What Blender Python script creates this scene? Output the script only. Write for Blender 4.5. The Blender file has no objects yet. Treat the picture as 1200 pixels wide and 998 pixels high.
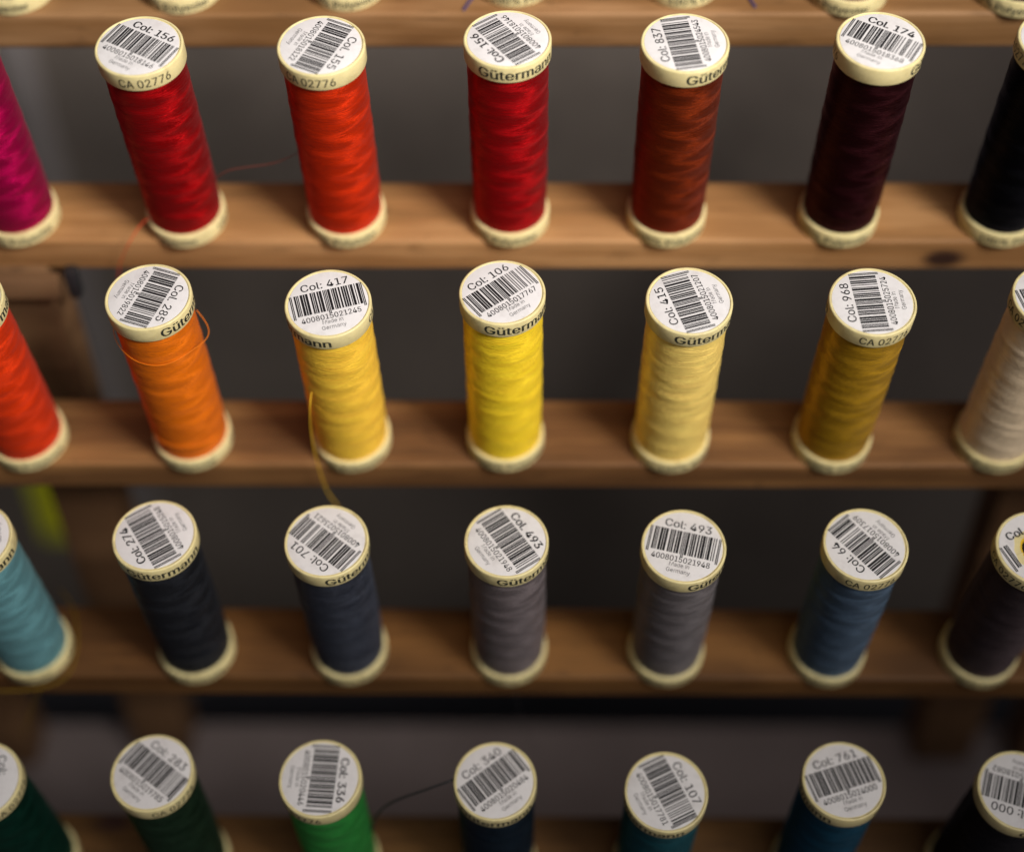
import bpy, bmesh, math, random
from mathutils import Matrix, Vector
rad = math.radians
MM = 0.001
sc = bpy.context.scene
COL = sc.collection
random.seed(7)

# ------------------------------------------------------------------ camera
TABLE = 220.0                      # height of the second slat's spool bases above the table, mm
RT = Vector((0.99990186, 0.01111986, -0.00852128))
UP = Vector((-0.00194149, 0.71237469, 0.70179664))
FW = Vector((-0.01387422, 0.70171123, -0.71232637))
cam_d = bpy.data.cameras.new('camera')
cam = bpy.data.objects.new('camera', cam_d)
COL.objects.link(cam)
m = Matrix((RT, UP, -FW)).transposed().to_4x4()
m.translation = Vector((3.645, -296.253, 306.889 + TABLE)) * MM
cam.matrix_world = m
cam_d.sensor_width = 36.0
cam_d.lens = 52.09
cam_d.clip_start = 0.01
cam_d.clip_end = 50
cam_d.dof.use_dof = True
cam_d.dof.focus_distance = 0.375
cam_d.dof.aperture_fstop = 2.8
cam_d.dof.aperture_blades = 9
sc.camera = cam

# ------------------------------------------------------------------ light
w = bpy.data.worlds.new('World')
sc.world = w
w.use_nodes = True
w.node_tree.nodes['Background'].inputs[0].default_value = (0.62, 0.60, 0.58, 1)
w.node_tree.nodes['Background'].inputs[1].default_value = 0.05


def lamp(name, loc, aim, size, power, col):
    d = bpy.data.lights.new(name, 'AREA')
    d.shape = 'RECTANGLE'
    d.size, d.size_y = size
    d.energy = power
    d.color = col
    o = bpy.data.objects.new(name, d)
    COL.objects.link(o)
    o.location = loc
    o.rotation_euler = (Vector(aim) - Vector(loc)).to_track_quat('-Z', 'Y').to_euler()
    return o


kd = bpy.data.lights.new('key_lamp', 'SPOT')  # unseen key lamp, its beam shaped to dim the lower rows
kd.energy = 49.0
kd.color = (1.0, 0.95, 0.87)
kd.spot_size = rad(43)
kd.spot_blend = 1.0
kd.shadow_soft_size = 0.13
key = bpy.data.objects.new('key_lamp', kd)
COL.objects.link(key)
key.location = (0.42, -0.42, 0.82)
key.rotation_euler = (Vector((-0.02, 0.06, 0.385)) - key.location).to_track_quat('-Z', 'Y').to_euler()
lamp('front_fill', (0.4, -0.9, 1.35), (0.0, 0.03, 0.32), (0.8, 0.8), 6.0, (1.0, 0.96, 0.93))  # added fill lamp to brighten the fronts, no source in view

vs = sc.view_settings
sc.display_settings.display_device = 'sRGB'
vs.view_transform = 'Standard'
vs.look = 'None'
vs.exposure = 0.0
vs.gamma = 1.0
vs.use_curve_mapping = False


# ------------------------------------------------------------------ helpers
def lin(r, g, b):
    f = lambda c: (c / 255) / 12.92 if c <= 10 else (((c / 255) + 0.055) / 1.055) ** 2.4
    return (f(r), f(g), f(b), 1.0)


def link(o, parent=None):
    COL.objects.link(o)
    if parent is not None:
        o.parent = parent
    return o


def empty(name, loc, rot=(0, 0, 0)):
    o = bpy.data.objects.new(name, None)
    o.empty_display_size = 0.01
    o.location = loc
    o.rotation_euler = rot
    return link(o)


def tag(o, label=None, cat=None, group=None, kind=None):
    for k, v in (('label', label), ('category', cat), ('group', group), ('kind', kind)):
        if v:
            o[k] = v
    return o


def mesh_from(name, verts, faces, smooth=False, mat=None):
    me = bpy.data.meshes.new(name)
    me.from_pydata(verts, [], faces)
    if smooth:
        me.polygons.foreach_set('use_smooth', [True] * len(me.polygons))
    if mat:
        me.materials.append(mat)
    me.update()
    return me


def obj(name, me, parent=None, mat=None, loc=None, rz=None):
    o = bpy.data.objects.new(name, me)
    link(o, parent)
    if mat is not None:
        if not me.materials:
            me.materials.append(None)
        o.material_slots[0].link = 'OBJECT'
        o.material_slots[0].material = mat
    if loc:
        o.location = loc
    if rz is not None:
        o.rotation_euler = (0, 0, rz)
    return o


def box_mesh(name, size, bevel=0.0, segs=2, mat=None, wobble=0.0, cuts=0):
    bm = bmesh.new()
    bmesh.ops.create_cube(bm, size=1.0)
    for v in bm.verts:
        v.co = Vector((v.co.x * size[0], v.co.y * size[1], v.co.z * size[2])) * MM
    if cuts:
        xe = [e for e in bm.edges if abs(e.verts[0].co.x - e.verts[1].co.x) > 1e-6]
        bmesh.ops.subdivide_edges(bm, edges=xe, cuts=cuts, use_grid_fill=False)
    if bevel:
        es = [e for e in bm.edges if e.is_manifold and e.calc_face_angle(0) > 0.5]
        bmesh.ops.bevel(bm, geom=es, offset=bevel * MM, segments=segs, profile=0.6, affect='EDGES')
    if wobble:
        for v in bm.verts:
            x = v.co.x / MM
            v.co.z += wobble * MM * math.sin(x * 0.021 + size[1]) * (1 if v.co.z > 0 else 0.6)
            v.co.y += wobble * MM * math.sin(x * 0.033 + 1.7 + size[2])
    me = bpy.data.meshes.new(name)
    bm.to_mesh(me)
    bm.free()
    if bevel:
        me.polygons.foreach_set('use_smooth', [True] * len(me.polygons))
        me.set_sharp_from_angle(angle=rad(50))
    if mat:
        me.materials.append(mat)
    return me


def lathe(name, prof, n=96, mat=None):
    """prof: list of (r, z) in mm from inside round to inside."""
    vs_, fs = [], []
    for (r, z) in prof:
        for i in range(n):
            a = 2 * math.pi * i / n
            vs_.append((r * math.cos(a) * MM, r * math.sin(a) * MM, z * MM))
    k = len(prof)
    for j in range(k - 1):
        for i in range(n):
            i2 = (i + 1) % n
            fs.append((j * n + i, j * n + i2, (j + 1) * n + i2, (j + 1) * n + i))
    me = mesh_from(name, vs_, fs, True, mat)
    me.set_sharp_from_angle(angle=rad(40))
    return me


def smooth_path(pts, sub=8):
    out = []
    P = [Vector(p) for p in pts]
    P = [2 * P[0] - P[1]] + P + [2 * P[-1] - P[-2]]
    for i in range(1, len(P) - 2):
        a, b, c, d = P[i - 1:i + 3]
        for s in range(sub):
            t = s / sub
            out.append(0.5 * ((2 * b) + (c - a) * t + (2 * a - 5 * b + 4 * c - d) * t * t + (3 * b - a - 3 * c + d) * t ** 3))
    out.append(P[-2])
    return out


def tube_mesh(name, pts, r, n=6, sub=8, mat=None):
    pts = smooth_path(pts, sub)
    vs_, fs = [], []
    nrm = None
    for i, p in enumerate(pts):
        t = (pts[min(i + 1, len(pts) - 1)] - pts[max(i - 1, 0)]).normalized()
        if nrm is None:
            nrm = t.orthogonal().normalized()
        nrm = (nrm - t * nrm.dot(t)).normalized()
        bn = t.cross(nrm)
        for k in range(n):
            a = 2 * math.pi * k / n
            vs_.append(tuple((p + (nrm * math.cos(a) + bn * math.sin(a)) * r) * MM))
    for i in range(len(pts) - 1):
        for k in range(n):
            k2 = (k + 1) % n
            fs.append((i * n + k, i * n + k2, (i + 1) * n + k2, (i + 1) * n + k))
    fs.append(tuple(range(n))[::-1])
    fs.append(tuple(range((len(pts) - 1) * n, len(pts) * n)))
    return mesh_from(name, vs_, fs, True, mat)


# ------------------------------------------------------------------ materials
class NT:
    def __init__(self, name):
        self.m = bpy.data.materials.new(name)
        self.m.use_nodes = True
        self.t = self.m.node_tree
        self.b = self.t.nodes['Principled BSDF']

    def n(self, typ, **kw):
        nd = self.t.nodes.new(typ)
        for k, v in kw.items():
            if k.startswith('i_'):
                nd.inputs[k[2:].replace('_', ' ')].default_value = v
            else:
                setattr(nd, k, v)
        return nd

    def l(self, a, b):
        self.t.links.new(a, b)

    def math(self, op, a, b=None, c=None):
        nd = self.t.nodes.new('ShaderNodeMath')
        nd.operation = op
        for i, x in enumerate((a, b, c)):
            if x is None:
                continue
            if isinstance(x, (int, float)):
                nd.inputs[i].default_value = x
            else:
                self.l(x, nd.inputs[i])
        return nd.outputs[0]

    def mapping(self, src, scale, loc=(0, 0, 0)):
        mp = self.n('ShaderNodeMapping')
        mp.inputs['Scale'].default_value = scale
        mp.inputs['Location'].default_value = loc
        self.l(src, mp.inputs['Vector'])
        return mp.outputs[0]

    def noise(self, vec, scale=1.0, detail=2.0, rough=0.5, dist=0.0):
        nd = self.n('ShaderNodeTexNoise')
        nd.inputs['Scale'].default_value = scale
        nd.inputs['Detail'].default_value = detail
        nd.inputs['Roughness'].default_value = rough
        nd.inputs['Distortion'].default_value = dist
        self.l(vec, nd.inputs['Vector'])
        return nd.outputs['Fac']

    def ramp(self, fac, stops):
        r = self.n('ShaderNodeValToRGB')
        el = r.color_ramp.elements
        while len(el) < len(stops):
            el.new(0.5)
        for e, (p, c) in zip(el, stops):
            e.position = p
            e.color = c if len(c) == 4 else (*c, 1)
        self.l(fac, r.inputs[0])
        return r.outputs[0]

    def mix(self, fac, a, b):
        nd = self.n('ShaderNodeMix', data_type='RGBA')
        for s, x in ((nd.inputs[0], fac), (nd.inputs[6], a), (nd.inputs[7], b)):
            if isinstance(x, (int, float)):
                s.default_value = x
            elif isinstance(x, tuple):
                s.default_value = x
            else:
                self.l(x, s)
        return nd.outputs[2]

    def bump(self, h, strength, dist):
        nd = self.n('ShaderNodeBump')
        nd.inputs['Strength'].default_value = strength
        nd.inputs['Distance'].default_value = dist
        self.l(h, nd.inputs['Height'])
        self.l(nd.outputs[0], self.b.inputs['Normal'])


def wood(name, pale, dark, seed, knots=(), rough=0.62):
    k = NT(name)
    tc = k.n('ShaderNodeTexCoord').outputs['Object']
    off = (seed * 3.1, seed * 1.7, seed * 2.3)
    broad = k.noise(k.mapping(tc, (6, 70, 90), off), 1, 3, 0.55, 0.6)
    fine = k.noise(k.mapping(tc, (30, 900, 900), off), 1, 3, 0.6)
    blot = k.noise(k.mapping(tc, (22, 30, 30), off), 1, 2, 0.5)
    f = k.math('ADD', k.math('MULTIPLY', broad, 0.75), k.math('MULTIPLY', fine, 0.25))
    f = k.math('ADD', k.math('MULTIPLY', f, 0.75), k.math('MULTIPLY', blot, 0.25))
    c = k.ramp(f, [(0.33, tuple(q * 0.62 for q in dark)), (0.47, dark), (0.60, pale), (0.72, tuple(q * 1.12 for q in pale))])
    pore = k.noise(k.mapping(tc, (60, 1500, 1500), off), 1, 2, 0.5)
    c = k.mix(k.ramp(pore, [(0.62, (0, 0, 0)), (0.72, (0.55,) * 3)]), c, tuple(q * 0.35 for q in dark) + (1,))
    mark = k.noise(k.mapping(tc, (70, 160, 160), off), 1, 3, 0.6)
    c = k.mix(k.ramp(mark, [(0.62, (0, 0, 0)), (0.74, (0.5,) * 3)]), c, tuple(q * 0.45 for q in dark) + (1,))
    for (kx, ky, kz, kr, kc) in knots:
        d = k.n('ShaderNodeVectorMath', operation='DISTANCE')
        k.l(k.mapping(tc, (0.75, 1.25, 1.25)), d.inputs[0])
        d.inputs[1].default_value = (kx * MM * 0.75, ky * MM * 1.25, kz * MM * 1.25)
        q = k.math('ADD', d.outputs['Value'], k.math('MULTIPLY', k.math('SUBTRACT', blot, 0.5), 0.006))
        mr = k.n('ShaderNodeMapRange', interpolation_type='SMOOTHSTEP')
        mr.inputs['From Min'].default_value = kr * MM * 1.6
        mr.inputs['From Max'].default_value = kr * MM * 0.3
        k.l(q, mr.inputs['Value'])
        c = k.mix(mr.outputs[0], c, kc)
    k.l(c, k.b.inputs['Base Color'])
    k.b.inputs['Roughness'].default_value = rough
    k.b.inputs['Specular IOR Level'].default_value = 0.3
    k.bump(fine, 0.35, 0.0002)
    return k.m


def plain(name, col, rough=0.5, spec=0.4, var=0.12, vscale=300, bump=0.1, bdist=0.00005, sss=0.0, specks=None):
    k = NT(name)
    tc = k.n('ShaderNodeTexCoord').outputs['Object']
    nz = k.noise(tc, vscale, 4, 0.6)
    nb = k.noise(tc, vscale * 0.12, 3, 0.5)
    f = k.math('ADD', k.math('MULTIPLY', nz, 0.5), k.math('MULTIPLY', nb, 0.5))
    lo = tuple(c * (1 - var) for c in col[:3])
    hi = tuple(min(1, c * (1 + var)) for c in col[:3])
    c = k.ramp(f, [(0.35, lo), (0.65, hi)])
    if specks:
        # stray specks and rubbed-in dirt, different on every object
        sv = k.n('ShaderNodeVectorMath', operation='ADD')
        k.l(tc, sv.inputs[0])
        k.l(k.math('MULTIPLY', k.n('ShaderNodeObjectInfo').outputs['Random'], 9.0), sv.inputs[1])
        sp = k.noise(sv.outputs[0], specks[0], 2, 0.5)
        sm = k.noise(sv.outputs[0], specks[0] * 0.22, 3, 0.6)
        c = k.mix(k.ramp(sp, [(0.73, (0, 0, 0)), (0.78, (specks[1],) * 3)]), c, specks[2])
        c = k.mix(k.ramp(sm, [(0.52, (0, 0, 0)), (0.75, (specks[3],) * 3)]), c, specks[2])
    k.l(c, k.b.inputs['Base Color'])
    k.b.inputs['Roughness'].default_value = rough
    k.b.inputs['Specular IOR Level'].default_value = spec
    if sss:
        k.b.inputs['Subsurface Weight'].default_value = sss
        k.b.inputs['Subsurface Radius'].default_value = (1.0, 0.8, 0.45)
        k.b.inputs['Subsurface Scale'].default_value = 0.0025
    k.bump(nz, bump, bdist)
    return k.m


ROT, LEAN = 0.25, 0.085


def thread_material(name, col, sheen=0.25, spec=0.35, metal=0.4, lohi=(0.42, 0.72)):
    """col: linear base colour. UV map: u = turns round the spool, v = mm along it."""
    k = NT(name)
    uv = k.n('ShaderNodeUVMap', uv_map='UVMap').outputs[0]
    sep = k.n('ShaderNodeSeparateXYZ')
    k.l(uv, sep.inputs[0])
    u, v = sep.outputs[0], sep.outputs[1]
    oi = k.n('ShaderNodeObjectInfo').outputs['Random']
    # which way the winding runs, in wide overlapping bands
    cmb = k.n('ShaderNodeCombineXYZ')
    k.l(k.math('MULTIPLY', u, 3.0), cmb.inputs[0])
    k.l(k.math('MULTIPLY', v, 0.22), cmb.inputs[1])
    k.l(k.math('MULTIPLY', oi, 50.0), cmb.inputs[2])
    band = k.noise(cmb.outputs[0], 1.0, 2, 0.5, 0.4)
    mr = k.n('ShaderNodeMapRange', interpolation_type='SMOOTHSTEP')
    mr.inputs['From Min'].default_value = 0.42
    mr.inputs['From Max'].default_value = 0.58
    k.l(band, mr.inputs['Value'])
    sel = mr.outputs[0]
    # irregular turns
    c2 = k.n('ShaderNodeCombineXYZ')
    k.l(k.math('MULTIPLY', u, 5.0), c2.inputs[0])
    k.l(k.math('MULTIPLY', v, 1.6), c2.inputs[1])
    k.l(k.math('MULTIPLY', oi, 31.0), c2.inputs[2])
    irr = k.noise(c2.outputs[0], 1.0, 3, 0.6)
    w1 = k.math('SINE', k.math('MULTIPLY', k.math('ADD', k.math('ADD', v, k.math('MULTIPLY', u, 2.7)), k.math('MULTIPLY', irr, 1.1)), 2 * math.pi / 0.40))
    w2 = k.math('SINE', k.math('MULTIPLY', k.math('ADD', k.math('SUBTRACT', v, k.math('MULTIPLY', u, 3.3)), k.math('MULTIPLY', irr, 1.1)), 2 * math.pi / 0.44))
    mixw = k.math('ADD', k.math('MULTIPLY', w1, sel), k.math('MULTIPLY', w2, k.math('SUBTRACT', 1.0, sel)))
    # fuzz and streaks along the turns
    c3 = k.n('ShaderNodeCombineXYZ')
    k.l(k.math('MULTIPLY', u, 7.0), c3.inputs[0])
    k.l(k.math('MULTIPLY', v, 4.0), c3.inputs[1])
    k.l(k.math('MULTIPLY', oi, 17.0), c3.inputs[2])
    streak = k.noise(c3.outputs[0], 1.0, 3, 0.6)
    # open gaps between neighbouring turns, running up and down across each other
    def gaps(tilt, seed, fu, fv):
        cc = k.n('ShaderNodeCombineXYZ')
        k.l(k.math('MULTIPLY', u, fu), cc.inputs[0])
        k.l(k.math('MULTIPLY', k.math('ADD', v, k.math('MULTIPLY', u, tilt)), fv), cc.inputs[1])
        k.l(k.math('ADD', k.math('MULTIPLY', oi, 23.0), seed), cc.inputs[2])
        nn = k.noise(cc.outputs[0], 1.0, 2, 0.5)
        dd = k.math('ABSOLUTE', k.math('SUBTRACT', nn, 0.5))
        mm = k.n('ShaderNodeMapRange', interpolation_type='SMOOTHSTEP')
        mm.inputs['From Min'].default_value = 0.0
        mm.inputs['From Max'].default_value = 0.055
        k.l(dd, mm.inputs['Value'])
        return mm.outputs[0]
    g = k.math('MULTIPLY', gaps(9.0, 0.0, 1.6, 1.3), gaps(-11.0, 7.0, 1.6, 1.1))
    h = k.math('ADD', k.math('MULTIPLY', mixw, 0.9), k.math('ADD', k.math('MULTIPLY', streak, 0.6), k.math('MULTIPLY', g, 1.4)))
    lo = tuple(c * lohi[0] for c in col[:3])
    hi = tuple(min(1, c * lohi[1]) for c in col[:3])
    k.l(k.ramp(streak, [(0.3, lo), (0.7, hi)]), k.b.inputs['Base Color'])
    k.b.inputs['Roughness'].default_value = 0.37
    k.b.inputs['Metallic'].default_value = metal
    k.b.inputs['Specular IOR Level'].default_value = spec
    mx = max(col[:3]) + 1e-4
    k.b.inputs['Specular Tint'].default_value = tuple(0.15 + 0.85 * c / mx for c in col[:3]) + (1,)
    k.b.inputs['Anisotropic'].default_value = 0.9
    # layers wound upwards and downwards alternate, so the gloss leans one way and the other
    zig = k.math('SINE', k.math('ADD', k.math('MULTIPLY', v, 2 * math.pi / 7.5), k.math('ADD', k.math('MULTIPLY', u, 2 * math.pi), k.math('MULTIPLY', irr, 2.4))))
    zag = k.math('SINE', k.math('ADD', k.math('MULTIPLY', v, 2 * math.pi / 4.9), k.math('SUBTRACT', k.math('MULTIPLY', irr, 2.0), k.math('MULTIPLY', u, 4 * math.pi))))
    lean = k.math('ADD', k.math('MULTIPLY', zig, 0.6), k.math('MULTIPLY', zag, 0.4))
    k.l(k.math('ADD', k.math('MULTIPLY', lean, LEAN), ROT), k.b.inputs['Anisotropic Rotation'])
    tg = k.n('ShaderNodeTangent', direction_type='UV_MAP', uv_map='UVMap')
    k.l(tg.outputs[0], k.b.inputs['Tangent'])
    k.b.inputs['Sheen Weight'].default_value = sheen
    k.b.inputs['Sheen Roughness'].default_value = 0.45
    k.b.inputs['Sheen Tint'].default_value = tuple(0.3 + 0.7 * c / mx for c in col[:3]) + (1,)
    k.bump(h, 0.42, 0.00010)
    return k.m


CREAM = plain('cream_plastic', (0.70, 0.60, 0.31), rough=0.42, spec=0.45, var=0.10, vscale=420, bump=0.08, bdist=0.00004, sss=0.10, specks=(900, 0.7, (0.20, 0.13, 0.05, 1), 0.35))
PAPER = plain('white_label_paper', (0.68, 0.66, 0.675), rough=0.55, spec=0.3, var=0.035, vscale=900, bump=0.12, bdist=0.00002, specks=(1100, 0.45, (0.30, 0.26, 0.25, 1), 0.22))
INK = plain('black_ink', (0.010, 0.010, 0.012), rough=0.55, spec=0.3, var=0.3, vscale=2500, bump=0.05)
GREYINK = plain('thin_grey_ink', (0.075, 0.070, 0.075), rough=0.6, spec=0.3, var=0.5, vscale=2500, bump=0.05)
RIMINK = plain('rim_ink', (0.022, 0.024, 0.018), rough=0.5, spec=0.4, var=0.3, vscale=1500, bump=0.05)
YELLOWPL = plain('yellow_plastic', (0.72, 0.46, 0.03), rough=0.35, spec=0.5, var=0.06, vscale=300)
DARKHOLE = plain('dark_socket', (0.03, 0.025, 0.02), rough=0.8, spec=0.2)
PENINK = plain('blue_pen_ink', (0.03, 0.03, 0.12), rough=0.6)
SLOTM = plain('slot_black', (0.015, 0.015, 0.018), rough=0.5, spec=0.5)

# ------------------------------------------------------------------ setting
AL = rad(9.8)
ZOFF = TABLE * MM
M3 = Matrix.Rotation(AL, 3, 'X')      # rack frame (x, back, peg axis) -> place


def rk(x, v, w_):
    p = M3 @ Vector((x, v, w_))
    return Vector((p.x, p.y, p.z + TABLE)) * MM


WALLM = plain('grey_painted_wall', (0.18, 0.152, 0.135), rough=0.85, spec=0.2, var=0.16, vscale=60, bump=0.2, bdist=0.0003)
TABLEM = plain('mauve_grey_table', (0.20, 0.165, 0.165), rough=0.55, spec=0.3, var=0.06, vscale=90, bump=0.1, bdist=0.0001)
FLOORM = plain('dark_floor', (0.08, 0.07, 0.065), rough=0.7, spec=0.2)
TRIMM = plain('pale_grey_trim', (0.30, 0.27, 0.27), rough=0.6, spec=0.3, var=0.05)

wall = obj('wall', box_mesh('wall', (2600, 60, 2600), mat=WALLM))
wall.location = (0, 0.300 + 0.030, 0.40)
tag(wall, 'plain warm grey wall standing behind the thread rack', None, None, 'structure')
floor = obj('floor', box_mesh('floor', (3000, 3000, 20), mat=FLOORM))
floor.location = (0, -1.3, -0.76)
tag(floor, 'dark floor below the table', None, None, 'structure')
table = obj('table', box_mesh('table', (1500, 700, 28), bevel=2, mat=TABLEM))
table.location = (0, 0.049 - 0.35, -0.014)
tag(table, 'mauve grey table top under the wooden thread rack', None, None, 'structure')
trim = obj('wall_trim', box_mesh('wall_trim', (16.5, 5, 1600), bevel=1.2, mat=TRIMM))
trim.location = (-0.233, 0.300 - 0.0022, 0.30)
tag(trim, 'pale grey vertical strip on the wall behind the left post', None, None, 'structure')

GAPSHADE = plain('gap_shade_colour', (0.055, 0.055, 0.068), rough=0.6, spec=0.2)  # dark colour stands in for shade in the gap behind the table
shade_strip = obj('gap_shade_strip', box_mesh('gap_shade_strip', (2600, 8, 400), bevel=1.0, mat=GAPSHADE))
shade_strip.location = (0, 0.300 - 0.0035, -0.330 - 0.2)
tag(shade_strip, 'dark strip painted on the wall as shade behind the table edge', None, None, 'structure')

# yellow green tag on the wall, seen left of the post
YG = plain('yellow_green_paper', (0.86, 0.88, 0.01), rough=0.7, spec=0.2, var=0.06)
bm = bmesh.new()
bmesh.ops.create_grid(bm, x_segments=6, y_segments=8, size=0.5)
for v_ in bm.verts:
    x, y = v_.co.x, v_.co.y
    v_.co = Vector((x * 32, -0.6 - 1.5 * (0.5 - y) ** 2 * (1 + 0.3 * x), y * 66)) * MM
bmesh.ops.solidify(bm, geom=bm.faces[:], thickness=0.3 * MM)
me = bpy.data.meshes.new('paper_tag')
bm.to_mesh(me)
bm.free()
me.materials.append(YG)
pt = obj('paper_tag', me)
pt.location = (-0.282, 0.2997, (TABLE - 362) * MM)
tag(pt, 'yellow green paper tag on the wall left of the wooden post', 'paper tag')

# ------------------------------------------------------------------ rack
ROW_V = [93.0, 48.008, 0.0, -45.16, -93.99]
ROW_W = [83.5, 41.157, 0.0, -44.249, -86.671]
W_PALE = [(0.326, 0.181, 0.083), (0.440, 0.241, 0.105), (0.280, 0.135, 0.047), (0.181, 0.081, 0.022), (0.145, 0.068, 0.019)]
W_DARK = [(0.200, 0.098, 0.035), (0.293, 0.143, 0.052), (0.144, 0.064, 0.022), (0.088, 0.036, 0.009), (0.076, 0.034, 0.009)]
KNOTS = {1: [(119.7, -11.6, -1.2, 3.6, (0.035, 0.015, 0.010, 1))], 4: [(-123.8, 9.0, 6.0, 4.2, (0.05, 0.02, 0.015, 1))]}
POSTM = wood('wood_post', (0.18, 0.096, 0.045), (0.11, 0.055, 0.025), 21)

rack = empty('thread_rack', (0, 0.04, 0))
tag(rack, 'stepped wooden thread rack of five slats holding rows of spools', 'thread rack')


def rackpart(name, me, loc, rot=(0, 0, 0), mat=None, parent=None):
    o = bpy.data.objects.new(name, me)
    link(o, rack)
    o.location = Vector(loc) - rack.location
    o.rotation_euler = rot
    if mat:
        me.materials.append(mat)
    return o


slats = []
for r in range(5):
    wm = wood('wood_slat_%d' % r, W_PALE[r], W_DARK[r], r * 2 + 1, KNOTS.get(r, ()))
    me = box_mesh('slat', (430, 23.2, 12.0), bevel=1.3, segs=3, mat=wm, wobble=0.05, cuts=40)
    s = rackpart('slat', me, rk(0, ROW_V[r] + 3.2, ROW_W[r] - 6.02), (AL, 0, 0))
    slats.append(s)
for x0, x1 in ((-157, -136), (158, 181)):
    top = 37.0 + TABLE
    me = box_mesh('post', (x1 - x0, 17, top), bevel=1.2, mat=POSTM)
    rackpart('post', me, Vector(((x0 + x1) / 2, 40, top / 2 + 0.2)) * MM)
# sloping side boards outside the picture carry the slats' ends
a = rk(0, -125, -122)
b = rk(0, 112, 88)
for x in (-206, 206):
    d = b - a
    me = box_mesh('side_board', (14, d.length / MM, 24), bevel=1.2, mat=POSTM)
    ang = math.atan2(d.z, d.y)
    nrm = Vector((0, -math.sin(ang), math.cos(ang)))
    rackpart('side_board', me, (x * MM, (a.y + b.y) / 2 - nrm.y * 0.022, (a.z + b.z) / 2 - nrm.z * 0.022), (ang, 0, 0))
    rackpart('side_foot', box_mesh('side_foot', (16, 18, 86), bevel=1, mat=POSTM), (x * MM, -0.098, 0.0432))
    rackpart('side_foot', box_mesh('side_foot', (16, 18, 250), bevel=1, mat=POSTM), (x * MM, 0.036, 0.1252))
rackpart('batten', box_mesh('batten', (70, 5, 6.5), bevel=0.8, mat=wood('wood_batten', (0.17, 0.092, 0.043), (0.12, 0.06, 0.03), 33)), Vector((-167, 29.4, 33.2 + TABLE)) * MM)
rackpart('slot_block', box_mesh('slot_block', (3.4, 4, 9.5), bevel=0.7, mat=SLOTM), Vector((-128.4, 31, 33.5 + TABLE)) * MM)  # black block standing in for the dark slot beside the batten
for pts in ([(-12.9, 92.0), (-14.6, 88.6), (-15.6, 86.0)], [(62.4, 93.0), (63.3, 90.4), (64.5, 87.0)]):
    me = tube_mesh('pen_mark', [(x, v - ROW_V[0] - 3.2, 6.16) for x, v in pts], 0.4, mat=PENINK)
    o = obj('pen_mark', me, slats[0])

# ------------------------------------------------------------------ lettering
import json
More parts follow.
